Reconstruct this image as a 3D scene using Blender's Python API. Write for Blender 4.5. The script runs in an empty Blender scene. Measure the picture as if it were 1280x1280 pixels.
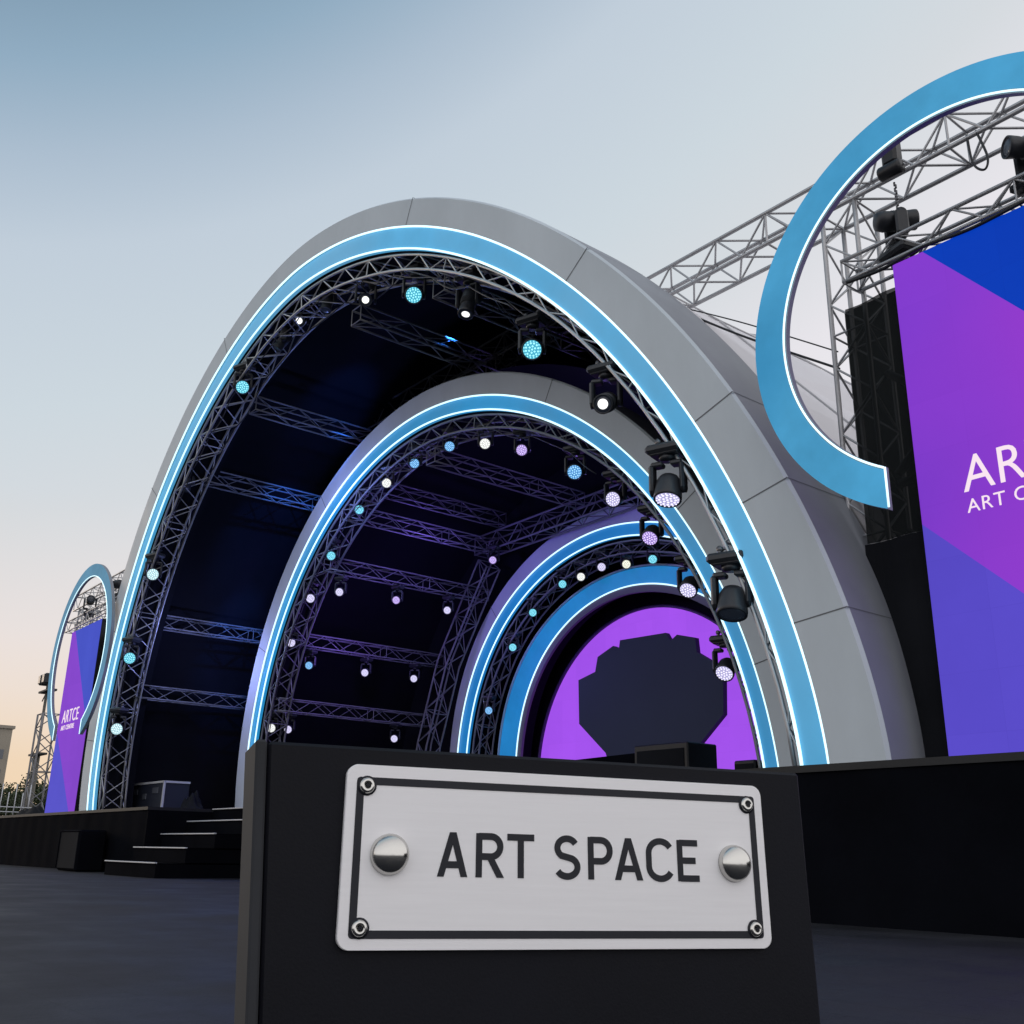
import bpy, math, random
from mathutils import Vector, Matrix, Quaternion
random.seed(7)
R=math.radians
scene=bpy.context.scene; COL=scene.collection
# ------------------------------------------------------------------ helpers
class MB:
    def __init__(s): s.v=[]; s.f=[]; s.m=[]; s.sm=[]
    def add(s,vs,fs,m=0,smooth=False):
        o=len(s.v); s.v+= [tuple(v) for v in vs]; s.f+=[tuple(i+o for i in f) for f in fs]; s.m+=[m]*len(fs); s.sm+=[smooth]*len(fs)
    def quad(s,a,b,c,d,m=0): s.add([a,b,c,d],[(0,1,2,3)],m)
    def box(s,c,d,m=0,rot=None,bev=0):
        x,y,z=[k/2 for k in d]; b=min(bev,x*.9,y*.9,z*.9)
        if b<=0:
            vs=[Vector((i*x,j*y,k*z)) for i in(-1,1) for j in(-1,1) for k in(-1,1)]
            fs=[(0,1,3,2),(4,6,7,5),(0,4,5,1),(2,3,7,6),(0,2,6,4),(1,5,7,3)]
        else:
            vs=[];idx={}
            for i in(-1,1):
                for j in(-1,1):
                    for k in(-1,1):
                        for a in range(3):
                            p=[i*(x-b),j*(y-b),k*(z-b)]; p[a]=(i*x,j*y,k*z)[a]
                            idx[(i,j,k,a)]=len(vs); vs.append(Vector(p))
            fs=[]
            S=(-1,1)
            for sg in S:
                fs.append([idx[(sg,j,k,0)] for j,k in((-1,-1),(1,-1),(1,1),(-1,1))][::sg])
                fs.append([idx[(i,sg,k,1)] for i,k in((-1,-1),(-1,1),(1,1),(1,-1))][::sg])
                fs.append([idx[(i,j,sg,2)] for i,j in((-1,-1),(1,-1),(1,1),(-1,1))][::sg])
            for j in S:
                for k in S:
                    fs.append([idx[(-1,j,k,1)],idx[(1,j,k,1)],idx[(1,j,k,2)],idx[(-1,j,k,2)]])
                    fs.append([idx[(j,-1,k,0)],idx[(j,1,k,0)],idx[(j,1,k,2)],idx[(j,-1,k,2)]])
                    fs.append([idx[(j,k,-1,0)],idx[(j,k,1,0)],idx[(j,k,1,1)],idx[(j,k,-1,1)]])
            for i in S:
                for j in S:
                    for k in S: fs.append([idx[(i,j,k,a)] for a in range(3)])
        if rot is not None: vs=[rot@v for v in vs]
        s.add([v+Vector(c) for v in vs],fs,m)
    def tube(s,a,b,r,n=6,m=0,caps=False,r2=None):
        a=Vector(a);b=Vector(b);d=b-a
        if d.length<1e-6: return
        d.normalize(); u=d.orthogonal().normalized(); w=d.cross(u); r2=r if r2 is None else r2
        vs=[];
        for k in range(n):
            t=2*math.pi*k/n; o=u*math.cos(t)+w*math.sin(t); vs+=[a+o*r,b+o*r2]
        fs=[(2*k,2*((k+1)%n),2*((k+1)%n)+1,2*k+1) for k in range(n)]
        if caps: fs+=[tuple(2*k for k in range(n))[::-1],tuple(2*k+1 for k in range(n))]
        s.add(vs,fs,m,True)
    def path(s,P,r,n=6,m=0,closed=False,caps=True):
        P=[Vector(p) for p in P]; N=len(P); vs=[]; fs=[]
        prev=None
        for i,p in enumerate(P):
            if closed: d=P[(i+1)%N]-P[i-1]
            else: d=P[min(i+1,N-1)]-P[max(i-1,0)]
            d.normalize()
            u=d.orthogonal().normalized() if prev is None else (prev-d*prev.dot(d)).normalized()
            prev=u; w=d.cross(u)
            for k in range(n):
                t=2*math.pi*k/n; vs.append(p+(u*math.cos(t)+w*math.sin(t))*r)
        for i in range(N if closed else N-1):
            j=(i+1)%N
            for k in range(n): fs.append((i*n+k,i*n+(k+1)%n,j*n+(k+1)%n,j*n+k))
        if caps and not closed: fs+=[tuple(range(n))[::-1],tuple((N-1)*n+k for k in range(n))]
        s.add(vs,fs,m,True)
    def lathe(s,prof,n=24,m=0,M=None):
        vs=[];fs=[]
        for r,z in prof:
            for k in range(n):
                t=2*math.pi*k/n; vs.append(Vector((r*math.cos(t),r*math.sin(t),z)))
        for i in range(len(prof)-1):
            for k in range(n): fs.append((i*n+k,i*n+(k+1)%n,(i+1)*n+(k+1)%n,(i+1)*n+k))
        fs.append(tuple(range(n))[::-1]); fs.append(tuple((len(prof)-1)*n+k for k in range(n)))
        if M is not None: vs=[M@v for v in vs]
        s.add(vs,fs,m,True)
    def mesh(s,name,mats):
        me=bpy.data.meshes.new(name); me.from_pydata(s.v,[],s.f)
        for mt in mats: me.materials.append(mt)
        me.polygons.foreach_set('material_index',s.m); me.polygons.foreach_set('use_smooth',s.sm)
        me.update(); return me
def link(name,me,parent=None,M=None):
    o=bpy.data.objects.new(name,me); COL.objects.link(o)
    if parent: o.parent=parent
    if M is not None: o.matrix_basis=M
    return o
def build(mb,name,mats,parent=None,M=None,edge=False):
    if not isinstance(mats,(list,tuple)): mats=[mats]
    return link(name,mb.mesh(name,mats),parent,M)
def tag(o,label,cat,group=None,kind=None):
    o['label']=label; o['category']=cat
    if group: o['group']=group
    if kind: o['kind']=kind
    return o
def thing(name,label,cat,loc=(0,0,0),group=None):
    o=bpy.data.objects.new(name,None); COL.objects.link(o); o.location=loc; o.empty_display_size=.2
    return tag(o,label,cat,group)
def rel(o,parent):
    # geometry authored in world space, thing root at parent.location
    o.parent=parent; o.location=-parent.location; return o
# ------------------------------------------------------------------ materials
def mat(name,col,rough=.5,metal=0,emit=None,es=0,noise=0,nscale=4,bump=0,bscale=30,coat=0,stretch=None,rvar=0,spec=.5):
    m=bpy.data.materials.new(name); m.use_nodes=True; nt=m.node_tree; b=nt.nodes['Principled BSDF']
    b.inputs['Base Color'].default_value=(*col,1); b.inputs['Roughness'].default_value=rough; b.inputs['Metallic'].default_value=metal
    b.inputs['Specular IOR Level'].default_value=spec
    if emit: b.inputs['Emission Color'].default_value=(*emit,1); b.inputs['Emission Strength'].default_value=es
    if coat: b.inputs['Coat Weight'].default_value=coat
    if noise or bump or rvar:
        tc=nt.nodes.new('ShaderNodeTexCoord'); mp=nt.nodes.new('ShaderNodeMapping'); nt.links.new(tc.outputs['Object'],mp.inputs[0])
        if stretch: mp.inputs['Scale'].default_value=stretch
    if noise or rvar:
        n=nt.nodes.new('ShaderNodeTexNoise'); n.inputs['Scale'].default_value=nscale; n.inputs['Detail'].default_value=6; n.inputs['Roughness'].default_value=.62
        nt.links.new(mp.outputs[0],n.inputs['Vector'])
        if noise:
            r=nt.nodes.new('ShaderNodeMapRange'); r.inputs[1].default_value=.25; r.inputs[2].default_value=.75; r.inputs[3].default_value=1-noise; r.inputs[4].default_value=1+noise
            nt.links.new(n.outputs['Fac'],r.inputs[0])
            x=nt.nodes.new('ShaderNodeVectorMath'); x.operation='SCALE'; x.inputs[0].default_value=col; nt.links.new(r.outputs[0],x.inputs['Scale']); nt.links.new(x.outputs[0],b.inputs['Base Color'])
            if emit:
                x2=nt.nodes.new('ShaderNodeVectorMath'); x2.operation='SCALE'; x2.inputs[0].default_value=emit; nt.links.new(r.outputs[0],x2.inputs['Scale']); nt.links.new(x2.outputs[0],b.inputs['Emission Color'])
        if rvar:
            r=nt.nodes.new('ShaderNodeMapRange'); r.inputs[1].default_value=.3; r.inputs[2].default_value=.7; r.inputs[3].default_value=max(0,rough-rvar); r.inputs[4].default_value=min(1,rough+rvar)
            nt.links.new(n.outputs['Fac'],r.inputs[0]); nt.links.new(r.outputs[0],b.inputs['Roughness'])
    if bump:
        n=nt.nodes.new('ShaderNodeTexNoise'); n.inputs['Scale'].default_value=bscale; n.inputs['Detail'].default_value=5; nt.links.new(mp.outputs[0],n.inputs['Vector'])
        bp=nt.nodes.new('ShaderNodeBump'); bp.inputs['Strength'].default_value=bump; bp.inputs['Distance'].default_value=.02
        nt.links.new(n.outputs['Fac'],bp.inputs['Height']); nt.links.new(bp.outputs[0],b.inputs['Normal'])
    return m
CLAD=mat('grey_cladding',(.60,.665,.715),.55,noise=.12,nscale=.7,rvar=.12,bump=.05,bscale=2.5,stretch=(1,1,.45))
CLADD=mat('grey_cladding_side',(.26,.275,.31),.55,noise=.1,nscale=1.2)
JOINT=mat('joint_seal',(.15,.16,.175),.8)
BLUE1=mat('blue_panel_outer',(.05,.20,.32),.45,emit=(.045,.255,.46),es=1.0,noise=.13,nscale=.8)
BLUE2=mat('blue_panel_second',(.02,.12,.24),.45,emit=(.012,.225,.48),es=.95,noise=.12,nscale=.9)  # deeper than the outer band: weaker ambient light put into the colour
BLUE3=mat('blue_panel_inner',(.02,.10,.22),.45,emit=(.005,.16,.42),es=.9,noise=.12,nscale=.9)
BLUE4=mat('blue_panel_last',(.02,.10,.22),.5,emit=(.008,.17,.42),es=1.0,noise=.2,nscale=.7)
RING=mat('blue_ring_panel',(.05,.18,.28),.75,emit=(.045,.255,.46),es=.95,noise=.2,nscale=1.1,spec=.15)
RINGL=mat('grey_blue_ring_panel',(.10,.20,.26),.75,emit=(.05,.17,.28),es=.9,noise=.15,nscale=1.1,spec=.15)
LED=mat('white_led_strip',(.8,.9,.95),.4,emit=(.62,.93,1.0),es=1.25)
LEDC=mat('cyan_led_strip',(.6,.9,.95),.4,emit=(.42,.88,1.0),es=1.2)
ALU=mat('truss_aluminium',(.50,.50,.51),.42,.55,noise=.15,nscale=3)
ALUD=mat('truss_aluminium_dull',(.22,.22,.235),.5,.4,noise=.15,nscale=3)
BLK=mat('black_fabric',(.012,.013,.016),.9,noise=.4,nscale=.7,bump=.35,bscale=1.3,spec=.1)
LINER=mat('black_liner',(.006,.0065,.010),.85,noise=.35,nscale=.4,spec=.12)
MEMB=mat('white_membrane',(.74,.72,.75),.6,noise=.08,nscale=.5,bump=.1,bscale=.8)
PLAS=mat('black_plastic',(.018,.019,.022),.38,noise=.2,nscale=20,spec=.4)
STAGE=mat('stage_skirt_black',(.0042,.0047,.007),.95,noise=.3,nscale=1.2,bump=.2,bscale=4,spec=.02)
NOSE=mat('step_nosing',(.58,.59,.62),.45,.2)
WHITE=mat('screen_letters',(.02,.02,.02),1,spec=0,emit=(1.0,.82,.93),es=.95)
BOXLIT=mat('black_laminate_lit',(.024,.026,.031),.8,noise=.18,nscale=14,stretch=(1,1,.5))  # lighter copy of the box black; light on its left side painted in
BOXF=mat('black_laminate',(.0065,.007,.011),.5,noise=.3,nscale=5,rvar=.1,bump=.04,bscale=300,spec=.14)
def scr(name,c,s=1):
    m=mat(name,(.008,.008,.008),1.0,emit=c,es=s,noise=.07,nscale=.45,spec=0); nt=m.node_tree; b=nt.nodes['Principled BSDF']
    tc=nt.nodes.new('ShaderNodeTexCoord'); mp=nt.nodes.new('ShaderNodeMapping'); mp.inputs['Rotation'].default_value=(R(90),0,0); nt.links.new(tc.outputs['Object'],mp.inputs[0])
    br=nt.nodes.new('ShaderNodeTexBrick'); br.offset=0; br.inputs['Scale'].default_value=1; br.inputs['Brick Width'].default_value=.5; br.inputs['Row Height'].default_value=.5; br.inputs['Mortar Size'].default_value=.003; br.inputs['Mortar Smooth'].default_value=.6
    br.inputs['Color1'].default_value=(1,1,1,1); br.inputs['Color2'].default_value=(.95,.95,.97,1); br.inputs['Mortar'].default_value=(.90,.90,.92,1); nt.links.new(mp.outputs[0],br.inputs['Vector'])
    src=b.inputs['Emission Color'].links[0].from_socket; mu=nt.nodes.new('ShaderNodeMixRGB'); mu.blend_type='MULTIPLY'; mu.inputs[0].default_value=1
    nt.links.new(src,mu.inputs[1]); nt.links.new(br.outputs[0],mu.inputs[2]); nt.links.new(mu.outputs[0],b.inputs['Emission Color']); return m
SP=scr('screen_purple',(.205,.045,.62)); SB=scr('screen_blue',(.002,.045,.47)); SV=scr('screen_violet',(.10,.07,.58)); SPL=scr('far_screen_purple',(.24,.065,.60)); SBL=scr('far_screen_blue',(.065,.09,.55)); SVL=scr('far_screen_violet',(.10,.09,.58)); SM=scr('screen_magenta',(.365,.085,.84))  # far copies are paler: haze of the slanting view put into the colour
# ------------------------------------------------------------------ world
def drift(m,c2,scale):
    nt=m.node_tree; b=nt.nodes['Principled BSDF']; src=b.inputs['Emission Color'].links[0].from_socket
    tc=nt.nodes.new('ShaderNodeTexCoord'); n=nt.nodes.new('ShaderNodeTexNoise'); n.inputs['Scale'].default_value=scale; n.inputs['Detail'].default_value=2; nt.links.new(tc.outputs['Object'],n.inputs['Vector'])
    r=nt.nodes.new('ShaderNodeMapRange'); r.inputs[1].default_value=.40; r.inputs[2].default_value=.66; nt.links.new(n.outputs['Fac'],r.inputs[0])
    mx=nt.nodes.new('ShaderNodeMixRGB'); nt.links.new(r.outputs[0],mx.inputs[0]); nt.links.new(src,mx.inputs[1]); mx.inputs[2].default_value=(*c2,1); nt.links.new(mx.outputs[0],b.inputs['Emission Color'])
drift(RING,(.015,.17,.35),.45); drift(SP,(.29,.042,.60),.22); drift(BLUE1,(.075,.25,.42),.35); drift(BLUE2,(.03,.19,.37),.4)
w=bpy.data.worlds.new('World'); scene.world=w; w.use_nodes=True; nt=w.node_tree; N=nt.nodes; L=nt.links
bg=N['Background']; 
sky=N.new('ShaderNodeTexSky'); sky.sky_type='NISHITA'; sky.sun_disc=False; sky.sun_elevation=R(2.0); sky.sun_rotation=R(-62); sky.dust_density=1.5; sky.altitude=100
tc=N.new('ShaderNodeTexCoord'); sep=N.new('ShaderNodeSeparateXYZ'); L.new(tc.outputs['Generated'],sep.inputs[0])
def math_(op,a,b,c=None):
    n=N.new('ShaderNodeMath'); n.operation=op
    for i,k in enumerate((a,b,c)):
        if k is None: continue
        if isinstance(k,(int,float)): n.inputs[i].default_value=k
        else: L.new(k,n.inputs[i])
    return n.outputs[0]
def ramp(fac,stops):
    r=N.new('ShaderNodeValToRGB'); L.new(fac,r.inputs[0]); e=r.color_ramp.elements
    while len(e)<len(stops): e.new(.5)
    for el,(p,c) in zip(e,stops): el.position=p; el.color=(*c,1)
    return r.outputs[0]
# height of the look direction, shifted by how far it points away from the afterglow side
side=math_('ADD',math_('MULTIPLY',sep.outputs[0],-.98),math_('MULTIPLY',sep.outputs[1],-.2))
s_=math_('ADD',sep.outputs[2],math_('MULTIPLY',side,.50))
s_=math_('MULTIPLY',s_,1/1.2)
up=ramp(s_,[(0.0,(1.15,1.13,1.15)),(.30,(1.02,1.01,1.04)),(.515,(.87,.85,.895)),(.60,(.72,.76,.80)),(.66,(.66,.74,.80)),(.745,(.58,.67,.765)),(.785,(.45,.56,.68)),(.82,(.31,.45,.585)),(.855,(.215,.335,.455)),(.95,(.13,.22,.33))])
warmz=ramp(sep.outputs[2],[(0.0,(1,1,1)),(.07,(.85,.85,.85)),(.13,(.45,.45,.45)),(.18,(.22,.22,.22)),(.30,(0,0,0))])
warms=ramp(side,[(.35,(0,0,0)),(.85,(1,1,1))])
wm=math_('MULTIPLY',warmz,warms)
mx=N.new('ShaderNodeMixRGB'); L.new(wm,mx.inputs[0]); L.new(up,mx.inputs[1]); mx.inputs[2].default_value=(.93,.70,.46,1)
sk=N.new('ShaderNodeVectorMath'); sk.operation='SCALE'; L.new(sky.outputs[0],sk.inputs[0]); sk.inputs['Scale'].default_value=.02
ad=N.new('ShaderNodeMixRGB'); ad.blend_type='MIX'; ad.inputs[0].default_value=.08; L.new(mx.outputs[0],ad.inputs[1]); L.new(sk.outputs[0],ad.inputs[2])
L.new(ad.outputs[0],bg.inputs[0]); bg.inputs[1].default_value=1.0
sun=bpy.data.lights.new('Sun','SUN'); sun.energy=.3; sun.angle=R(12); sun.color=(1,.82,.66)
so=bpy.data.objects.new('Sun',sun); COL.objects.link(so); so.rotation_euler=Vector((.95,.18,-.16)).to_track_quat('-Z','Y').to_euler()
# ------------------------------------------------------------------ camera
f=1283.6; pitch=R(18.419); roll=R(1.022); az=R(51.324)
F=Vector((-math.sin(az)*math.cos(pitch),math.cos(az)*math.cos(pitch),math.sin(pitch)))
Rt=Vector((math.cos(az),math.sin(az),0)); U=Rt.cross(F)
R2=Rt*math.cos(roll)+U*math.sin(roll); U2=-Rt*math.sin(roll)+U*math.cos(roll)
cd=bpy.data.cameras.new('Camera'); co=bpy.data.objects.new('Camera',cd); COL.objects.link(co); scene.camera=co
cd.sensor_width=36; cd.lens=f/1280*36; cd.clip_start=.05; cd.clip_end=2000
Mx=Matrix((R2,U2,-F)).transposed().to_4x4(); Mx.translation=Vector((0,0,.5)); co.matrix_world=Mx
CAM=Vector((0,0,.5))
scene.view_settings.view_transform='Standard'; scene.view_settings.look='None'; scene.view_settings.exposure=0
# ------------------------------------------------------------------ ground
gm=mat('dark_paving',(.0145,.0155,.021),.72,noise=.42,nscale=1.1,rvar=.18,spec=.3)
nt=gm.node_tree; b=nt.nodes['Principled BSDF']; tcn=nt.nodes.new('ShaderNodeTexCoord'); br=nt.nodes.new('ShaderNodeTexBrick')
mp=nt.nodes.new('ShaderNodeMapping'); nt.links.new(tcn.outputs['Object'],mp.inputs[0]); nt.links.new(mp.outputs[0],br.inputs['Vector'])
br.inputs['Scale'].default_value=1; br.inputs['Brick Width'].default_value=.9; br.inputs['Row Height'].default_value=.3; br.inputs['Mortar Size'].default_value=.006; br.inputs['Mortar Smooth'].default_value=.3
br.inputs['Color1'].default_value=(1,1,1,1); br.inputs['Color2'].default_value=(.82,.82,.84,1); br.inputs['Mortar'].default_value=(.62,.62,.64,1)
src=b.inputs['Base Color'].links[0].from_socket; mu=nt.nodes.new('ShaderNodeMixRGB'); mu.blend_type='MULTIPLY'; mu.inputs[0].default_value=1
nt.links.new(src,mu.inputs[1]); nt.links.new(br.outputs[0],mu.inputs[2]); nt.links.new(mu.outputs[0],b.inputs['Base Color'])
n=nt.nodes.new('ShaderNodeTexNoise'); n.inputs['Scale'].default_value=60; n.inputs['Detail'].default_value=4; nt.links.new(tcn.outputs['Object'],n.inputs['Vector'])
ma=nt.nodes.new('ShaderNodeMath'); ma.operation='MULTIPLY_ADD'; ma.inputs[1].default_value=.5; nt.links.new(n.outputs['Fac'],ma.inputs[0]); nt.links.new(br.outputs['Fac'],ma.inputs[2])
bp=nt.nodes.new('ShaderNodeBump'); bp.inputs['Strength'].default_value=.35; bp.inputs['Distance'].default_value=.01; bp.invert=True; nt.links.new(ma.outputs[0],bp.inputs['Height']); nt.links.new(bp.outputs[0],b.inputs['Normal'])
g=MB(); g.quad((-700,-500,0),(500,-500,0),(500,700,0),(-700,700,0)); o=build(g,'ground',gm); o['kind']='structure'
# ------------------------------------------------------------------ stage
XC=-15.4; SH=1.27; LEAN=.084
st=thing('stage','long black skirted stage deck carrying the arches and both screens','stage',(XC,9,0))
outl=[(-46,7.7),(-20.95,7.7),(-20.95,9.05),(-9.5,9.05),(-9.5,7.7),(6,7.7),(6,22),(-46,22)]
m=MB(); n=len(outl)
# skirt with slight cloth folds
for i in range(n):
    a=Vector((*outl[i],0)); b_=Vector((*outl[(i+1)%n],0)); d=b_-a; K=max(1,int(d.length/.12)); nn=Vector((d.y,-d.x,0)).normalized()
    pts=[]
    for k in range(K+1):
        p=a+d*k/K; o_=0 if k in(0,K) else .005*math.sin(k*.9+i)+.004*math.sin(k*.33)
        pts.append(p+nn*o_)
    vs=[];fs=[]
    for p in pts: vs+=[(p.x,p.y,0.0),(p.x,p.y,SH-.06)]
    for k in range(K): fs.append((2*k,2*k+2,2*k+3,2*k+1))
    m.add(vs,fs,0)
rel(build(m,'skirt',STAGE),st)
m=MB(); vs=[(x,y,SH) for x,y in outl]+[(x,y,SH-.06) for x,y in outl]
# deck in three slabs butted together
for (x0,x1,y0,y1) in ((-46,-20.95,7.68,22),(-20.95,-9.5,9.03,22),(-9.5,6,7.68,22)):
    m.box(((x0+x1)/2,(y0+y1)/2,SH-.03),(x1-x0,y1-y0,.06))
rel(build(m,'deck',mat('stage_deck',(.007,.008,.010),.6,noise=.3,nscale=2)),st)
# stairs
sr=thing('stage_stairs','black steps with pale nosings climbing to the stage left of the sign','stairs',(-19.6,7,0))
for i in range(5):
    z=.254*(i+1); y=6.98+.51*i
    m=MB(); m.box((-19.62,(y+9.04)/2+.005,z-.127-.012),(2.56,9.04-y,.254-.024)); 
    x0=-20.9;
    rel(build(m,'step',STAGE),sr)
    m=MB(); m.box((-19.62,y+.0,z-.004),(2.56,.05,.022),bev=.004); m.box((-19.62,y+.29,z-.012),(2.54,.50,.012),1)
    rel(build(m,'nosing',[NOSE,STAGE]),sr)
# ------------------------------------------------------------------ arches
def arcpts(a,H,p,q,n=180,z0=SH):
    out=[];
    for k in range(n+1):
        t=math.pi*k/n; t=min(max(t,1e-4),math.pi-1e-4)
        ct=math.cos(t); s=math.sin(t)
        out.append((-math.copysign(abs(ct)**(2/p),ct)*a, z0+H*abs(s)**(2/q)))
    return out
def dense(a,H,p,q,n): # even arc-length sampling, parameter shared by using t from a reference
    return arcpts(a,H,p,q,n)
def tvals(a,H,p,q,n):
    P=[]; T=[math.pi*k/4000 for k in range(4001)]
    for t in T:
        t=min(max(t,1e-4),math.pi-1e-4); ct=math.cos(t)
        P.append((-math.copysign(abs(ct)**(2/p),ct)*a,H*abs(math.sin(t))**(2/q)))
    L_=[0]
    for i in range(1,len(P)): L_.append(L_[-1]+math.dist(P[i],P[i-1]))
    out=[];j=0
    for k in range(n+1):
        s=L_[-1]*k/n
        while j<len(L_)-2 and L_[j+1]<s: j+=1
        out.append(T[j]+(T[j+1]-T[j])*((s-L_[j])/max(1e-9,L_[j+1]-L_[j])))
    return out
def PT(t,c,p,q):
    a,H=c; t=min(max(t,1e-4),math.pi-1e-4); ct=math.cos(t)
    return (-math.copysign(abs(ct)**(2/p),ct)*a,SH+H*math.sin(t)**(2/q))
def W3(x,z,Y,d,xc=XC): return Vector((xc+x,Y+d-LEAN*z,z))
def strip_between(m,A,B,mi=0,smooth=True):
    vs=[];fs=[]
    for a,b in zip(A,B): vs+=[a,b]
    for k in range(len(A)-1): fs.append((2*k,2*k+1,2*k+3,2*k+2))
    m.add(vs,fs,mi,smooth)
def arch(label,Y,p,q,o,mi,i,depth,bluemat,led2=True,led1=True,seams=(),joint=.016,lip=None,cm=None):
    T=tvals(*mi,p,q,200)
    t=thing('stage_arch',label,'arch',(XC,Y,SH))
    cl=lambda c,d,inset=0:[W3(*PT(k,(c[0]-inset,c[1]-inset),p,q),Y,d) for k in T]
    m=MB()
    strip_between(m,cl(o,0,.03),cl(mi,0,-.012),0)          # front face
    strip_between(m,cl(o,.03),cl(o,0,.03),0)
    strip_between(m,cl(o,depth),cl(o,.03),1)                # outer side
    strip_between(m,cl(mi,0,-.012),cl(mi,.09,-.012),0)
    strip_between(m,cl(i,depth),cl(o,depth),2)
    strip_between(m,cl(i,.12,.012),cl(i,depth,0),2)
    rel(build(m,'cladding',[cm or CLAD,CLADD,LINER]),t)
    m=MB(); strip_between(m,cl(mi,.05),cl(i,.06),0); strip_between(m,cl(i,.06),cl(i,.12,.01),0)
    rel(build(m,'light_panel',bluemat),t)
    if led1:
        m=MB(); m.path(cl(mi,.012),.0165,6); rel(build(m,'led_strip',LED),t)
    if led2:
        m=MB(); m.path(cl(i,.04),.0165,6); rel(build(m,'led_strip',LED),t)
    if lip:
        m=MB(); strip_between(m,cl(i,.05,.01),cl((i[0]-lip,i[1]-lip),.03),0); strip_between(m,cl((i[0]-lip,i[1]-lip),.03),cl((i[0]-lip,i[1]-lip),.10),0)
        rel(build(m,'inner_lip',mat('grey_lip',(.16,.15,.19),.6)),t)
    for zt,sg in seams:
        # find parameter where outer curve reaches height zt
        best=min((k for k in [math.pi*j/3000 for j in range(1,3000)] if (k>math.pi/2)==(sg>0)),key=lambda k:abs(PT(k,o,p,q)[1]-zt))
        h=joint/ (o[0]*1.1)/2
        m=MB(); 
        def q3(k,c,d,ins=0): return W3(*PT(k,(c[0]-ins,c[1]-ins),p,q),Y,d)
        m.quad(q3(best-h,o,-.003,-.003),q3(best+h,o,-.003,-.003),q3(best+h,mi,-.003,-.012),q3(best-h,mi,-.003,-.012))
        m.quad(q3(best-h,o,-.003,-.003),q3(best+h,o,-.003,-.003),q3(best+h,o,depth,-.003),q3(best-h,o,depth,-.003))
        rel(build(m,'panel_joint',JOINT),t)
    return t
P1=(1.861,1.688); P2=(1.956,1.883); P3=(1.952,2.28); P4=(1.95,2.49)
A1=dict(o=(10.595,9.699),m=(10.004,9.271),i=(9.70,8.927)); A2=dict(o=(7.947,7.696),m=(7.472,7.286),i=(7.23,7.034))
A3=dict(o=(6.03,6.38),m=(5.69,5.97),i=(5.36,5.71)); A4=dict(o=(4.87,5.21),m=(4.82,5.16),i=(4.16,4.80))
arch('huge outer grey stage arch with wide blue light band',8.0,*P1,A1['o'],A1['m'],A1['i'],.95,BLUE1,seams=[(10.05,1),(7.45,1),(4.95,1),(3.9,1),(2.6,1),(10.4,-1),(8.2,-1),(5.4,-1),(2.9,-1)])
arch('second grey stage arch nested inside the outer one',10.7,*P2,A2['o'],A2['m'],A2['i'],.8,BLUE2,seams=[(7.9,1),(5.3,1),(2.9,1),(7.9,-1),(5.0,-1)])
arch('third dark grey stage arch deeper inside the shell',15.42,*P3,A3['o'],A3['m'],A3['i'],.7,BLUE3,seams=[(6.2,-1),(6.2,1)])
arch('innermost blue stage arch around the purple backdrop',16.02,*P4,A4['o'],A4['m'],A4['i'],.5,BLUE4,led1=False,lip=.17)
# ------------------------------------------------------------------ trusses
def truss_mesh(root,rows,rc,rb,matl,group_labels=None,double=False):
    """rows: list of stations, each with four corner points (a,b,c,d round the box)."""
    for k in range(4):
        m=MB(); m.path([r[k] for r in rows],rc,6); rel(build(m,'chord',matl),root)
    m=MB()
    for j in range(len(rows)-1):
        for k in range(4):
            a,b=rows[j],rows[j+1]; k2=(k+1)%4
            if (j+k)%2==0: m.tube(a[k],b[k2],rb,5)
            else: m.tube(a[k2],b[k],rb,5)
            if j%6==0: m.tube(a[k],a[k2],rb,5)
    for k in range(4): m.tube(rows[-1][k],rows[-1][(k+1)%4],rb,5)
    rel(build(m,'bracing',matl),root)
def straight_truss(label,a,b,wd,ht,matl=ALUD,bay=.42,rc=.024,rb=.0125,group=None,up=(0,0,1)):
    a=Vector(a);b=Vector(b); d=(b-a); n=max(2,round(d.length/bay)); dn=d.normalized()
    u=Vector(up); 
    if abs(dn.dot(u))>.95: u=Vector((0,1,0))
    s=dn.cross(u).normalized(); u=s.cross(dn).normalized()
    t=thing('lighting_truss',label,'truss',a,group)
    rows=[]
    for k in range(n+1):
        p=a+d*k/n; rows.append([p+s*wd/2+u*ht/2,p-s*wd/2+u*ht/2,p-s*wd/2-u*ht/2,p+s*wd/2-u*ht/2])
    truss_mesh(t,rows,rc,rb,matl); return t
def arch_truss(label,Y,p,q,i,off,wd,dp,matl,bay,rc=.024,rb=.012,d0=.16):
    n=int(math.pi*i[0]*1.0/bay); T=tvals(*i,p,q,n); t=thing('lighting_truss',label,'truss',(XC-i[0]+.2,Y,SH))
    rows=[]
    for j,k in enumerate(T):
        k0=PT(k-.004,i,p,q); k1=PT(k+.004,i,p,q); c=PT(k,i,p,q)
        tx,tz=k1[0]-k0[0],k1[1]-k0[1]; l=math.hypot(tx,tz); nx,nz=tz/l,-tx/l  # inward
        if j in(0,n): nx,nz=(1 if j==0 else -1),0
        u=max(0,min(1,(c[0]/i[0]-.25)/.45)); w_=wd*(1-.50*u); of=off*(1-.6*u)
        A=(c[0]+nx*of,c[1]+nz*of); B=(c[0]+nx*(of+w_),c[1]+nz*(of+w_))
        rows.append([W3(*A,Y,d0),W3(*B,Y,d0),W3(*B,Y,d0+dp),W3(*A,Y,d0+dp)])
    truss_mesh(t,rows,rc,rb,matl); return t
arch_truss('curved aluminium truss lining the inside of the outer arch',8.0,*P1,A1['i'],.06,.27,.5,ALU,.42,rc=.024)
arch_truss('curved truss lining the inside of the second arch',10.7,*P2,A2['i'],.06,.25,.45,ALUD,.36)
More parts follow.
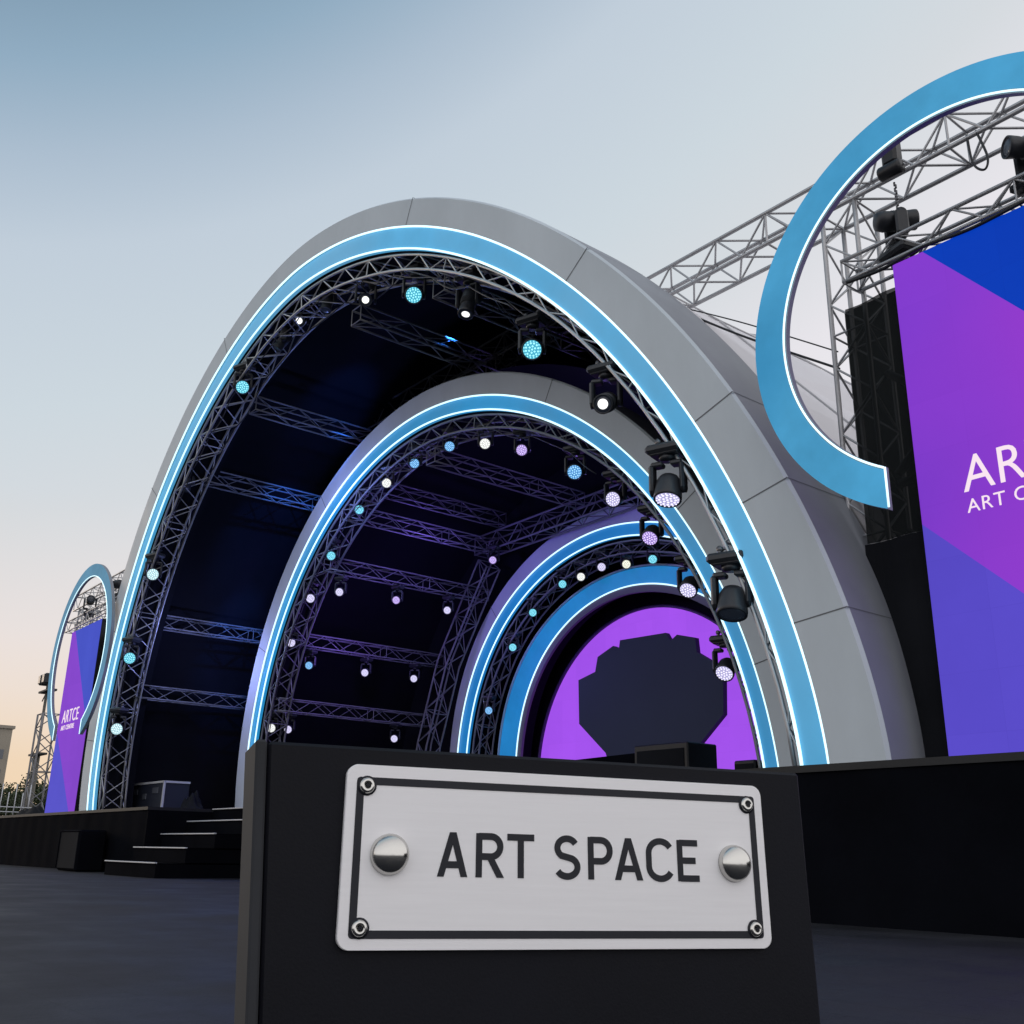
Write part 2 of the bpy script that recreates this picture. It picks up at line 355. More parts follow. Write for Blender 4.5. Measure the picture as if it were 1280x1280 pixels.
arch_truss('curved truss lining the inside of the third arch',15.42,*P3,A3['i'],.08,.25,.4,ALUD,.36)
G1='roof trusses between the outer and second arch'
for lab,x,z,y0,y1 in (('upper left roof truss running back from beside the two white lamps',-14.1,9.33,7.75,11.2),
    ('roof truss running back from the topmost part of the outer arch',-11.5,8.72,7.7,11.2),
    ('left roof truss running back from the large cyan lamp on the outer arch',-18.43,9.15,7.9,11.2),
    ('left wall truss running back below the cyan lamp of the outer arch',-20.85,8.28,7.95,11.2),
    ('left wall truss running back at mid height above the lowest one',-23.75,5.55,8.05,11.2),
    ('lowest left wall truss running back just above the flight case',-24.4,3.97,8.3,11.2)):
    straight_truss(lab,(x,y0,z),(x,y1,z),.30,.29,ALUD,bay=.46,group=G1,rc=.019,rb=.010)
straight_truss('cross truss high behind the crown of the second arch',(-19.2,11.25,9.95),(-11.6,11.25,9.95),.42,.42,ALUD)
G2='roof trusses inside the second arch'
for lab,x,z,y0,y1 in (('upper of the two paired trusses ending at the dark junction',-18.1,7.95,10.3,14.2),
    ('lower of the two paired trusses ending at the dark junction',-18.55,7.40,10.3,14.2),
    ('truss above the row of three violet lamps inside the second arch',-19.6,6.5,10.5,14.9),
    ('truss above the middle row of small white lamps inside the second arch',-21.4,5.12,10.6,14.9),
    ('lowest truss inside the second arch just above the sign box',-21.9,3.66,10.7,14.9),
    ('short roof truss below the violet lamp at the crown of the second arch',-15.4,7.75,10.3,14.2)):
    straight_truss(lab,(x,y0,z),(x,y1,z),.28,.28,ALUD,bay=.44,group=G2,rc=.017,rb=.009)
def poly_truss(label,pts,wd,dp,Y,matl):
    t=thing('lighting_truss',label,'truss',(pts[0][0],Y,pts[0][1])); rows=[]; P=[Vector((a,Y,b)) for a,b in pts]
    S=[]
    for a,b in zip(P[:-1],P[1:]):
        k=max(1,round((b-a).length/.4)); S+=[a+(b-a)*j/k for j in range(k)]
    S.append(P[-1])
    for j,p in enumerate(S):
        d=(S[min(j+1,len(S)-1)]-S[max(j-1,0)]).normalized(); nn=Vector((d.z,0,-d.x))
        rows.append([p-nn*wd/2,p+nn*wd/2,p+nn*wd/2+Vector((0,dp,0)),p-nn*wd/2+Vector((0,dp,0))])
    truss_mesh(t,rows,.022,.012,matl)
poly_truss('bent leg truss rising behind the violet lamps left of the third arch',[(-21.55,1.27),(-21.2,3.0),(-20.5,4.9),(-19.6,6.2),(-18.95,7.1)],.4,.4,14.3,ALUD)
poly_truss('bent leg truss hidden mostly by the right leg of the second arch',[(-9.25,1.27),(-9.6,3.0),(-10.3,4.9),(-11.2,6.2),(-11.85,7.1)],.4,.4,14.3,ALUD)
straight_truss('cross truss from the dark junction toward the right inside the second arch',(-19.2,14.45,7.55),(-11.6,14.45,7.65),.42,.42,ALUD)
# ------------------------------------------------------------------ shell: outer membrane and black liner
def vault(scale_f,ys,nang,facet,z0=SH):
    T=tvals(*A1['o'],*P1,nang); rows=[]
    for iy,y in enumerate(ys):
        row=[]
        for k,t in enumerate(T):
            s=scale_f(iy,k,len(T)); x,z=PT(t,(A1['o'][0]*s,A1['o'][1]*s),*P1)
            yy=y-(LEAN*z if iy==0 else LEAN*z*max(0,1-iy*.5))
            row.append(Vector((XC+x,yy,z)))
        rows.append(row)
    return rows
def skin(rows,smooth=False):
    m=MB(); n=len(rows[0]); vs=[v for r in rows for v in r]; fs=[]
    for i in range(len(rows)-1):
        for k in range(n-1): fs.append((i*n+k,i*n+k+1,(i+1)*n+k+1,(i+1)*n+k))
    m.add(vs,fs,0,smooth); return m
sh=thing('stage_shell','pale tensioned membrane roof stretched back behind the outer arch','roof',(XC,13,SH))
fl=lambda i,k,n:(1.0,.985,.998,.98,.99)[i] - (.010 if (k+i)%2 else 0)
rel(build(skin(vault(fl,[8.9,10.9,13.0,15.2,17.6],20,True)),'membrane',MEMB),sh)
# seam webbing along ridges
m=MB(); rr=vault(lambda i,k,n:fl(i,k,n)+.002,[8.9,10.9,13.0,15.2,17.6],20,True)
for k in range(0,21,5): m.path([r[k] for r in rr],.014,5)
for r in rr[1:-1]: m.path(r,.014,5)
rel(build(m,'seam_webbing',mat('membrane_webbing',(.50,.50,.52),.7)),sh)
lf=lambda i,k,n:(.972,.965,.965,.965)[i]
rl=vault(lf,[8.85,11,14,17.4],60,False); rel(build(skin(rl,True),'black_lining',LINER),sh)
m=MB(); c0=Vector((XC,17.4,SH)); last=rl[-1]
last=[Vector((v.x,17.4,v.z)) for v in last]
for a,b_ in zip(last[:-1],last[1:]): m.add([c0,a,b_],[(0,1,2)])
rel(build(m,'back_wall',LINER),sh)
# inner black tunnel between second and third arches
tn=thing('inner_tunnel','black fabric lining joining the second arch to the third','drape',(XC,13,SH))
T=tvals(7.9,7.6,*P2,60)
rws=[[Vector((XC+PT(t,(7.85-.1*j,7.62-.1*j),*P2)[0],y-LEAN*PT(t,(7.85,7.62),*P2)[1]*(1 if j==0 else .5),PT(t,(7.85-.1*j,7.62-.1*j),*P2)[1])) for t in T] for j,y in enumerate((11.5,14,15.2))]
# stop the tunnel where it would cover the roof trusses: it wraps round them
rws=[[Vector((XC+(v.x-XC)*1.06,v.y,SH+(v.z-SH)*1.06)) for v in r] for r in rws]
rel(build(skin(rws,True),'lining',LINER),tn)
m=MB()
To=tvals(5.9,6.2,*P3,60)
for k in range(60):
    a=rws[-1][k]; b_=rws[-1][k+1]; x0,z0=PT(To[k],(5.9,6.2),*P3); x1,z1=PT(To[k+1],(5.9,6.2),*P3)
    m.quad(a,b_,Vector((XC+x1,15.75-LEAN*z1*.5,z1)),Vector((XC+x0,15.75-LEAN*z0*.5,z0)))
rel(build(m,'rear_drape',LINER),tn)
# ------------------------------------------------------------------ backdrop
bd=thing('backdrop_screen','glowing purple half disc backdrop inside the innermost arch','screen',(-15.8,16.5,SH))
m=MB(); cx,cz,r=-15.75,2.2,3.56; P=[]
for k in range(65):
    a=math.pi*(k/64)*1.17-.085*math.pi; P.append((cx+r*math.cos(a),cz+r*math.sin(a)))
vs=[(x,16.45,max(z,SH+.01)) for x,z in P]; m.add([(cx,16.45,cz)]+vs,[(0,i+1,i+2) for i in range(64)]+[(0,65,1)])
rel(build(m,'display_face',SM),bd)
m=MB(); m.path([(cx+(r+.03)*math.cos(a),16.42,cz+(r+.03)*math.sin(a)) for a in [math.pi*(k/64)*1.15-.075*math.pi for k in range(65)] if cz+r*math.sin(a)>SH],.035,6)
rel(build(m,'rim',mat('purple_rim',(.08,.03,.16),.4)),bd)
m=MB(); 
To=[math.pi*k/60 for k in range(61)]
Pi=[(cx+(r+.0)*-math.cos(t),16.55,SH+ (cz-SH+r)*math.sin(t)**.6) for t in To]
Po=[(XC-6*math.cos(t),16.56,SH+6.3*math.sin(t)**.8) for t in To]
strip_between(m,[Vector(p) for p in Po],[Vector(p) for p in Pi],0,False)
rel(build(m,'surround',LINER),bd)
bl=[(-18.09,4.46),(-18.07,3.43),(-17.19,2.71),(-16.9,2.0),(-14.8,2.0),(-14.55,2.6),(-13.74,3.27),(-13.69,4.21),(-14.38,4.63),(-14.41,4.95),(-14.92,5.09),(-15.12,4.98),(-15.25,5.18),(-16.67,5.22),(-16.71,5.03),(-16.9,5.12),(-17.42,4.93),(-17.51,4.59)]
sc=16.1/16.6; bl=[(x*sc,.5+(z-.5)*sc) for x,z in bl]
m=MB(); nb=len(bl); m.add([(x,16.1,z) for x,z in bl]+[(x,16.22,z) for x,z in bl],[tuple(range(nb)),tuple(range(2*nb-1,nb-1,-1))]+[(i,nb+i,nb+(i+1)%nb,(i+1)%nb) for i in range(nb)])
m.box((-15.4,16.17,1.63),(.7,.1,.76))
NAVY=mat('dark_navy_board',(.040,.052,.078),.8,noise=.06,nscale=.8)
tag(build(m,'faceted_board',NAVY),'dark navy many sided board standing in front of the purple backdrop','set piece')
def gearbox(name,label,cat,c,d,par='case',extra=None):
    t=thing(name,label,cat,(c[0],c[1],c[2]-d[2]/2)); m=MB(); m.box(c,d,bev=.02); rel(build(m,'cabinet',PLAS),t)
    m=MB(); m.box((c[0],c[1]-d[1]/2-.006,c[2]),(d[0]*.88,.012,d[2]*.8),bev=.004); rel(build(m,'grille',BLK),t)
    return t
gearbox('monitor_speaker','squat black speaker cabinet on stage in front of the dark board','speaker',(-11.45,12.6,1.735),(1.15,.7,.93))
gearbox('monitor_speaker','small black box on stage at the right edge of the purple backdrop','speaker',(-8.9,11.3,1.50),(.35,.35,.46))
m=MB(); m.box((-13.6,12.8,2.0),(2.6,.5,.2),rot=Matrix.Rotation(-.02,3,'Y')); m.box((-13.3,12.8,1.585),(1.9,.4,.63))
tag(build(m,'low_riser',STAGE),'long low black riser left of the squat speaker cabinet','riser')
# ------------------------------------------------------------------ moving heads
LC={'cyan':((.10,.62,.85),(.35,.90,1.0)),'ice':((.50,.85,.95),(.8,1,1)),'white':((.92,.95,.90),(1,1,1)),'warm':((.9,.92,.72),(1,1,.92)),
    'violet':((.45,.30,.85),(.75,.62,1.0)),'lav':((.62,.58,.95),(.85,.82,1.0)),'blue':((.10,.38,.85),(.35,.68,1.0)),'off':((.02,.03,.05),(.05,.06,.08))}
LM={k:(mat('lens_'+k,(.05,.05,.06),.2,emit=a,es=.72 if k!='off' else .2),mat('lens_dot_'+k,(.1,.1,.1),.2,emit=b_,es=1.3 if k!='off' else .3)) for k,(a,b_) in LC.items()}
HB=mat('fixture_black',(.030,.032,.038),.42,noise=.15,nscale=30,spec=.5)
CL=mat('clamp_metal',(.16,.16,.17),.4,.6)
def mk_base():
    m=MB(); m.box((0,0,.425),(.40,.29,.10),bev=.03); m.box((0,0,.37),(.32,.22,.03),bev=.012); m.lathe([(.085,.31),(.09,.36)],16); return m.mesh('base',[HB])
def mk_clamp():
    m=MB()
    for x in(-.10,.10):
        m.box((x,0,.495),(.035,.06,.045),bev=.006); m.lathe([(.032,-.02),(.032,.02)],10,0,Matrix.Translation((x,0,.54))@Matrix.Rotation(R(90),4,'X')); m.tube((x,0,.51),(x+.01,.09,.56),.008,5)
    m.box((0,0,.48),(.30,.07,.014),bev=.003); return m.mesh('clamp',[CL])
def mk_yoke():
    m=MB()
    for s in(-1,1):
        m.box((s*.165,0,.115),(.05,.15,.30),bev=.02); m.lathe([(.062,-.02),(.062,.02)],14,0,Matrix.Translation((s*.165,0,0))@Matrix.Rotation(R(90),4,'Y'))
        m.box((s*.105,0,.27),(.13,.12,.055),bev=.015)
    return m.mesh('yoke',[HB])
def mk_head(wash):
    m=MB()
    if wash: m.lathe([(.05,-.15),(.10,-.135),(.128,-.08),(.136,0),(.142,.06),(.146,.10),(.144,.135),(.130,.14),(.124,.125)],24)
    else: m.lathe([(.05,-.24),(.10,-.225),(.12,-.15),(.108,.02),(.098,.06),(.112,.12),(.118,.2),(.118,.225),(.104,.23),(.1,.21)],24)
    for k in range(5): m.lathe([(.118,-.055+k*.022),(.121,-.05+k*.022),(.118,-.045+k*.022)],20)
    return m.mesh('head',[HB])
def mk_lens(col,wash):
    a,b_=LM[col]; m=MB(); r=.123 if wash else .099; z=.128 if wash else .214
    m.lathe([(r,z-.01),(r,z),(r*.6,z+.008)],24,0)
    if wash and col!='off':
        rings=[(0,1),(.042,6),(.083,12),(.11,16)]
        for rr_,k in rings:
            for j in range(k):
                t=2*math.pi*j/k+rr_*9; 
                m.lathe([(.0135 if rr_<.1 else .009,z-.004+.013),(.008,z+.016)],7,1,Matrix.Translation((rr_*math.cos(t),rr_*math.sin(t),0)))
    elif col!='off': m.lathe([(r*.62,z+.009),(r*.5,z+.013)],20,1)
    return m.mesh('lens',[a if wash else LM['off'][0],b_])
PR={'base':mk_base(),'clamp':mk_clamp(),'yoke':mk_yoke(),'hw':mk_head(True),'hb':mk_head(False)}
LENS={}
def head(L_,aim,col,wash,label,s=1.0,group=None,hang=0,upright=False):
    L_=Vector(L_); a=Vector(aim).normalized(); off=.13 if wash else .215
    piv=L_-a*off*s; top=piv+Vector((0,0,(.58 if not upright else -.58)*s))
    t=thing('moving_head_light',label,'stage light',top,group)
    fl_=-1 if upright else 1
    B=Matrix.Translation(piv-top)@Matrix.Scale(s,4)@(Matrix.Rotation(math.pi,4,'X') if upright else Matrix.Identity(4))
    pan=math.atan2(a.y,a.x)+math.pi/2
    for nm in('base','clamp'): link(nm,PR[nm],t,B@Matrix.Rotation(.3,4,'Z'))
    link('yoke',PR['yoke'],t,B@Matrix.Rotation(pan*fl_,4,'Z'))
    xax=Vector((math.cos(pan),math.sin(pan),0)); yax=a.cross(xax); H=Matrix((xax,yax,a)).transposed().to_4x4()
    ho=link('head',PR['hw' if wash else 'hb'],t,Matrix.Translation(piv-top)@H@Matrix.Scale(s,4))
    key=(col,wash)
    if key not in LENS: LENS[key]=mk_lens(*key)
    link('lens',LENS[key],ho)
    if hang>0:
        m=MB(); m.tube((0,0,-.02),(0,0,hang),.012,6); build(m,'hanging_pipe',CL,t)
    return t
def on(Yp,x,z): return Vector((x,Yp-LEAN*z,z))
def toc(L_,k=1.0,dz=0,dx=0): 
    d=(CAM-Vector(L_)).normalized(); return Vector((d.x*k+dx,d.y*k-(1-k),d.z*k-(1-k)*.6+dz))
g='moving lights on the outer arch'
H1=[(-24.83,3.12,'ice',1,'c','lowest ice blue lamp on the left foot of the outer arch'),
(-24.2,4.69,'cyan',1,'c','cyan lamp second from the bottom on the left leg of the outer arch'),
(-22.95,6.44,'ice',1,'c','ice white lamp just above the left end of the higher wall truss'),
(-21.18,8.0,'off',0,'d','unlit slim lamp on the upper left leg of the outer arch, lower of two'),
(-19.97,8.97,'off',0,'d','unlit slim lamp on the upper left leg of the outer arch, upper of two'),
(-18.37,9.44,'cyan',1,'c','round cyan lamp at the left shoulder of the outer arch'),
(-16.86,9.72,'off',0,'l','unlit lamp with pale barrel between the cyan lamp and the small white lamp'),
(-15.95,9.93,'white',0,'c','small bright white lamp left of the crown of the outer arch'),
(-14.94,9.72,'off',0,'d','dark unlit lamp between the two white lamps on the outer arch'),
(-13.58,9.35,'warm',0,'c','warm white lamp just left of the dotted cyan lamp at the crown'),
(-12.14,8.82,'cyan',1,'c','dotted cyan lamp at the crown of the outer arch'),
(-10.82,7.95,'white',0,'dd','dark barrel lamp with a thin white lens right of the crown'),
(-9.41,6.85,'cyan',1,'c','dotted cyan lamp on the right shoulder of the outer arch'),
(-8.18,5.67,'white',0,'t','black barrel lamp with white lens in front of the second arch'),
(-7.3,4.25,'lav',1,'dd','large black lamp with lilac lens pointing down on the right leg'),
(-6.58,2.85,'off',1,'dd','large black unlit lamp lowest on the right leg of the outer arch')]
for x,z,col,ws,am,lab in H1:
    p=on(8.4,x,z)
    aim={'c':toc(p),'d':Vector((.15,-.15,-1)),'l':Vector((-.2,-.5,-.85)),'dd':Vector((.12,-.28,-1)),'t':toc(p,.75)}[am]
    if x>-8.5: p=CAM+(p-CAM)*.958
    if x<-16: p=CAM+(p-CAM)*(.968 if col!='off' else .99)
    head(p,aim,col,ws,lab,(.86 if col=='off' else 1.0) if x<-8 else 1.04,g)
g='moving lights on the second arch'
H2=[(-22.12,3.15,'white','lowest white lamp on the left foot of the second arch'),(-21.18,4.98,'lav','white lilac lamp at the left end of the middle truss in the second arch'),(-20.28,5.84,'lav','lilac white lamp on the left leg of the second arch below the cyan pair'),
(-19.35,6.62,'cyan','lower of the two cyan lamps on the left leg of the second arch'),(-18.15,7.37,'cyan','upper of the two cyan lamps on the left leg of the second arch'),(-17.07,7.67,'white','bright white lamp on the left shoulder of the second arch'),
(-16.04,7.8,'blue','left of two azure lamps near the crown of the second arch'),(-14.85,7.8,'blue','right of two azure lamps near the crown of the second arch'),(-13.77,7.53,'white','white lamp at the crown of the second arch'),
(-12.76,7.11,'violet','violet lamp right of the crown of the second arch'),(-11.48,6.36,'blue','dotted azure lamp on the right shoulder of the second arch'),(-10.67,5.7,'lav','dotted lilac lamp below the azure one on the right shoulder of the second arch'),
(-9.98,4.93,'violet','purple lamp in front of the third arch crown'),(-9.35,4.04,'lav','lilac lamp over the right end of the innermost arch'),(-8.86,2.83,'lav','lowest lilac lamp on the right, in front of the purple backdrop')]
for i,(x,z,col,lab) in enumerate(H2):
    p=on(11.0,x,z); head(p,toc(p,.85 if i<11 else .5,dz=0 if i<12 else -.5),col,1,lab,.76 if i<10 else .92,g)
g='moving lights on the third arch'
H3=[(-20.11,3.82,'blue','lowest azure lamp on the left leg of the third arch'),(-19.07,5.22,'cyan','pale cyan lamp halfway up the left leg of the third arch'),(-18.26,5.93,'cyan','cyan lamp above the halfway one on the left leg of the third arch'),(-17.16,6.41,'cyan','azure lamp left of three small lamps at the third arch crown'),
(-16.53,6.46,'white','small white lamp left of the lilac one under the third arch crown'),(-15.85,6.55,'lav','small lilac lamp under the third arch crown'),(-15.09,6.46,'warm','small warm lamp right of the lilac one under the third arch crown'),(-14.32,6.41,'cyan','cyan lamp above the innermost arch at the right')]
for x,z,col,lab in H3:
    p=on(15.8,x,z)*.985+CAM*.015; head(p,toc(p,.8),col,1,lab,.72,g)
g='small lamps under the roof trusses'
for x,y,z,col,lab in ((-19.6,10.85,5.92,'lav','left lilac lamp of three in the upper row inside the second arch'),(-19.6,12.33,5.98,'violet','middle violet lamp of three in the upper row inside the second arch'),(-19.6,13.77,5.97,'lav','right pinkish lamp of three in the upper row inside the second arch'),
    (-18.3,14.1,7.0,'violet','violet lamp hanging at the dark truss junction'),(-21.4,11.19,4.56,'blue','left azure lamp of three in the middle row inside the second arch'),(-21.4,12.69,4.57,'lav','middle white lamp of three in the middle row inside the second arch'),(-21.4,14.1,4.59,'lav','right white lamp of three in the middle row inside the second arch'),
    (-22.0,11.1,3.14,'lav','left lamp in the lowest row just above the sign box'),(-22.0,14.0,3.16,'lav','right lamp in the lowest row just above the sign box')):
    p=Vector((x,y,z)); head(p,toc(p,.7),col,1,lab,.70,g)
# ------------------------------------------------------------------ side rings
def ring(label,c,r1,r0,Y,rm=None,a0=-118,a1=242,gap=27,dp=.075):
    t=thing('light_ring',label,'light ring',(c[0],Y,c[1]))
    def P(r,y):
        gg=math.degrees(math.asin(r0*math.sin(R(gap))/r)); return [Vector((c[0]+r*math.cos(a),y,c[1]+r*math.sin(a))) for a in [R(-90+gg+(360-2*gg)*k/160) for k in range(161)]]
    m=MB(); strip_between(m,P(r1,Y),P(r0+.03,Y)); 
    rel(build(m,'light_panel',rm or RING),t)
    m=MB(); strip_between(m,P(r1,Y+dp),P(r1,Y)); strip_between(m,P(r0,Y+dp),P(r1,Y+dp)); strip_between(m,P(r0+.03,Y),P(r0+.03,Y+.02)); strip_between(m,P(r0,Y+.02),P(r0,Y+dp)); strip_between(m,P(r0+.03,Y+.02),P(r0,Y+.02))
    for k in(0,160):
        q=[P(r,y)[k] for r,y in((r0,Y),(r1,Y),(r1,Y+dp),(r0,Y+dp))]; m.quad(*q)
    rel(build(m,'rim',CLADD),t)
    m=MB(); m.path(P(r0+.014,Y-.001),.0095,6); rel(build(m,'led_strip',LED),t)
    for k in(0,160):
        dx_=.014*(1 if k else -1); a,b_=P(r0+.016,Y-.004)[k]+Vector((dx_,0,0)),P(r1-.01,Y-.004)[k]+Vector((dx_,0,0)); m=MB(); m.tube(a,b_,.0095,6,caps=True); rel(build(m,'led_strip',LED),t)
ring('big open blue light ring around the right screen',(-3.53,4.985),1.915,1.575,7.3)
ring('slim open blue light ring around the far left screen',(-26.0,4.93),2.25,1.93,7.35,RINGL,gap=33)
# ------------------------------------------------------------------ LED screens
def text_mesh(s,size,matl,name,parent,pos,off=.0,ext=.004,sx=1,sp=1):
    cu=bpy.data.curves.new(name,'FONT'); cu.body=s; cu.size=size; cu.offset=off; cu.extrude=ext; cu.space_character=sp; cu.resolution_u=4
    o=bpy.data.objects.new(name,cu); COL.objects.link(o); bpy.context.view_layer.update()
    me=bpy.data.meshes.new_from_object(o); bpy.data.objects.remove(o); me.name=name
    me.materials.clear(); me.materials.append(matl)
    M=Matrix.Translation(pos)@Matrix.Rotation(R(90),4,'X')@Matrix.Diagonal((sx,1,1,1))
    me.transform(M); ob=link(name,me); return rel(ob,parent)
def led_screen(label,x0,x1,z0,z1,Y,tx,ms=None):
    t=thing('led_screen',label,'screen',((x0+x1)/2,Y,z0))
    W=x1-x0; H=z1-z0
    m=MB(); m.box(((x0+x1)/2,Y+.085,(z0+z1)/2),(W,.16,H)); rel(build(m,'housing',PLAS),t)
    y=Y; a=(x0,y,z0);b_=(x1,y,z0);c=(x1,y,z1);d=(x0,y,z1)
    p1=(x0+.12*W,y,z1); p2=(x1,y,z0+.42*H); q1=(x0,y,z0+.44*H); q2=(x0+.82*W,y,z0)
    m=MB(); m.add([p1,p2,c],[(0,1,2)],1); m.add([a,q2,q1],[(0,1,2)],2); m.add([q1,q2,b_,p2,p1,d],[(0,1,2,3,4,5)],0)
    rel(build(m,'display_face',ms or [SP,SB,SV]),t)
    text_mesh('ARTCE',.47,WHITE,'headline_text',t,(x0+tx-.03,Y-.008,z0+2.27),off=-.002,sx=.90,sp=1.05)
    text_mesh('ART CENTRE',.175,WHITE,'caption_text',t,(x0+tx-.02,Y-.008,z0+2.08),off=-.001,sx=.98,sp=1.1)
led_screen('tall purple and blue screen at the right edge with white letters',-4.51,-1.9,SH,6.0,8.3,.45)
led_screen('tall purple and blue screen at the far left of the stage',-28.95,-26.5,SH,6.0,7.95,.36,[SPL,SBL,SVL])
# scrims
SCR=mat('black_mesh_scrim',(.012,.014,.014),.85,spec=.1)
nt=SCR.node_tree; tr=nt.nodes.new('ShaderNodeBsdfTransparent'); mxs=nt.nodes.new('ShaderNodeMixShader'); mxs.inputs[0].default_value=.93
nt.links.new(tr.outputs[0],mxs.inputs[1]); nt.links.new(nt.nodes['Principled BSDF'].outputs[0],mxs.inputs[2]); nt.links.new(mxs.outputs[0],nt.nodes['Material Output'].inputs[0])
def scrim(label,x0,x1,z0,z1,Y,mt):
    m=MB(); n=40; 
    for k in range(n):
        xa=x0+(x1-x0)*k/n; xb=x0+(x1-x0)*(k+1)/n; ya=Y+.02*math.sin(k*.8); yb=Y+.02*math.sin((k+1)*.8); m.quad((xa,ya,z0),(xb,yb,z0),(xb,yb,z1),(xa,ya,z1))
    return tag(build(m,'scrim',mt),label,'drape')
scrim('see through black mesh scrim left of the right screen',-5.17,-2.0,3.35,5.86,8.47,SCR)
scrim('solid black drape hanging below the mesh scrim beside the right screen',-5.2,-2.0,SH,3.345,8.47,BLK)
scrim('black drape hanging beside the far left screen',-26.6,-25.4,SH,5.6,8.1,BLK)
# dark pleated backing seen through the scrim
m=MB(); m.box((-4.93,9.6,3.9),(1.85,.05,5.25)); tag(build(m,'backing_panel',mat('grey_backing',(.045,.05,.052),.8)),'grey backing panel seen through the mesh scrim','panel')
# trusses around right screen
G3='trusses framing the right screen'
straight_truss('long top truss running from the shell to the upper right corner',(-8.35,8.8,7.38),(-1.0,8.8,7.38),.42,.40,ALU,bay=.36,rc=.027,rb=.0135,group=G3)
straight_truss('thin truss directly on top of the right screen',(-5.05,8.42,6.17),(-1.2,8.42,6.17),.27,.24,ALU,bay=.30,rc=.022,rb=.011,group=G3)
straight_truss('upright tower truss behind the black scrim inside the ring',(-5.22,8.8,SH),(-5.22,8.8,7.17),.40,.40,ALU,bay=.36,rc=.026,rb=.0125,group=G3)
straight_truss('upright tower truss outside the frame right of the screen',(-1.4,8.8,SH),(-1.4,8.8,7.17),.40,.40,ALU,bay=.36,rc=.026,rb=.0125,group=G3)
m=MB()
for a,b_ in (((-5.0,8.85,5.2),(-4.3,8.85,4.6)),((-5.0,8.85,4.1),(-4.3,8.85,4.75)),((-5.0,8.85,4.0),(-4.3,8.85,4.05)),((-4.6,8.85,SH),(-4.6,8.85,5.9)),((-4.95,8.85,3.5),(-4.3,8.85,2.8))): m.tube(a,b_,.045,6)
tag(build(m,'scaffold_brace',ALUD),'dark diagonal scaffold tubes seen through the mesh scrim','scaffold')
G4='trusses framing the left screen'
straight_truss('top truss behind the left light ring',(-29.7,8.3,6.95),(-24.6,8.3,6.95),.40,.40,ALU,bay=.36,group=G4)
straight_truss('thin truss directly on top of the left screen',(-29.4,8.0,6.2),(-25.2,8.0,6.2),.25,.28,ALU,bay=.3,group=G4,rc=.02,rb=.011)
straight_truss('tower truss rising left of the left screen',(-29.35,8.4,SH),(-29.35,8.4,6.75),.36,.40,ALU,bay=.33,group=G4)
straight_truss('free standing lattice tower at the far left edge',(-36.2,9.62,0),(-36.2,9.62,4.6),.6,.55,ALUD,bay=.45,rc=.035,rb=.018)
t=thing('lamp_pole','tall dark pole with two brackets at the far left beside the lattice tower','pole',(-38.2,9.95,0))
m=MB(); m.tube((-38.2,9.95,0),(-38.2,9.95,6.1),.05,8,caps=True); m.tube((-38.2,9.95,0),(-38.2,9.95,3.4),.12,8,caps=True); rel(build(m,'post',mat('dark_pole',(.10,.095,.08),.6)),t)
for z in(3.45,5.6):
    m=MB(); m.box((-38.1,9.95,z),(1.2,.3,.07),bev=.01); m.tube((-38.6,9.95,z-.3),(-38.2,9.95,z),.02); rel(build(m,'bracket',mat('dark_bracket',(.05,.05,.045),.7)),t)
for dx in(-.25,.2):
    m=MB(); m.box((-38.1+dx,9.85,6.0),(.34,.3,.36),bev=.04); m.box((-38.1+dx,9.69,6.0),(.26,.03,.28),bev=.01); rel(build(m,'floodlight',PLAS),t)
# moving heads standing on the screen trusses
for (x,y,z),aim,lab in (((-4.50,8.42,6.55),(.62,.78,.10),'black lamp lying sideways on the thin truss above the right screen'),((-3.15,8.42,6.62),(-.62,-.78,.0),'black lamp on the thin truss cut by the right edge of the photo'),
    ((-27.9,8.0,6.72),(.9,-.25,0),'black lamp on the thin truss above the far left screen'),((-25.95,8.0,6.8),(-.9,-.3,0),'black lamp just inside the right limb of the left ring')):
    head(Vector((x,y,z))+Vector(aim).normalized()*.2,aim,'off',0,lab,.88,'lamps standing on the screen trusses',upright=True)
# hoist and chain
t=thing('chain_hoist','black chain hoist clamped on the long top truss','hoist',(-4.52,8.75,7.15))
m=MB(); m.box((-4.52,8.55,7.42),(.17,.16,.30),bev=.03); m.lathe([(.07,-.12),(.08,-.1),(.08,.1),(.07,.12)],14,0,Matrix.Translation((-4.52,8.5,7.2))@Matrix.Rotation(R(90),4,'Y')); rel(build(m,'motor',PLAS),t)
m=MB()
for k in range(16): m.lathe([(.012,-.02),(.012,.02)],6,0,Matrix.Translation((-4.52+(.006 if k%2 else -.006),8.55,7.06-k*.035)))
rel(build(m,'chain',CL),t)
def cable(name,label,P,r=.012):
    m=MB(); Q=[]
    P=[Vector(p) for p in P]
    for i in range(len(P)-1):
        p0=P[max(i-1,0)];p1=P[i];p2=P[i+1];p3=P[min(i+2,len(P)-1)]
        for k in range(10):
            u=k/10; Q.append(.5*((2*p1)+(p2-p0)*u+(2*p0-5*p1+4*p2-p3)*u*u+(3*p1-p0-3*p2+p3)*u**3))
    Q.append(P[-1]); m.path(Q,r,6); return tag(build(m,name,PLAS),label,'cable')
cable('cable','black cable sagging from the outer arch to the tower truss',[(-7.4,8.6,6.82),(-6.6,8.7,6.2),(-5.5,8.8,5.42)],.014)
cable('cable','thinner black cable just above the sagging one beside the membrane',[(-7.5,8.6,6.95),(-6.6,8.7,6.38),(-5.5,8.8,5.62)],.008)
cable('cable','looped loose cable dangling under the long top truss',[(-3.75,8.58,7.2),(-3.72,8.56,6.85),(-3.62,8.55,6.72),(-3.58,8.56,6.85),(-3.66,8.58,7.2)],.012)
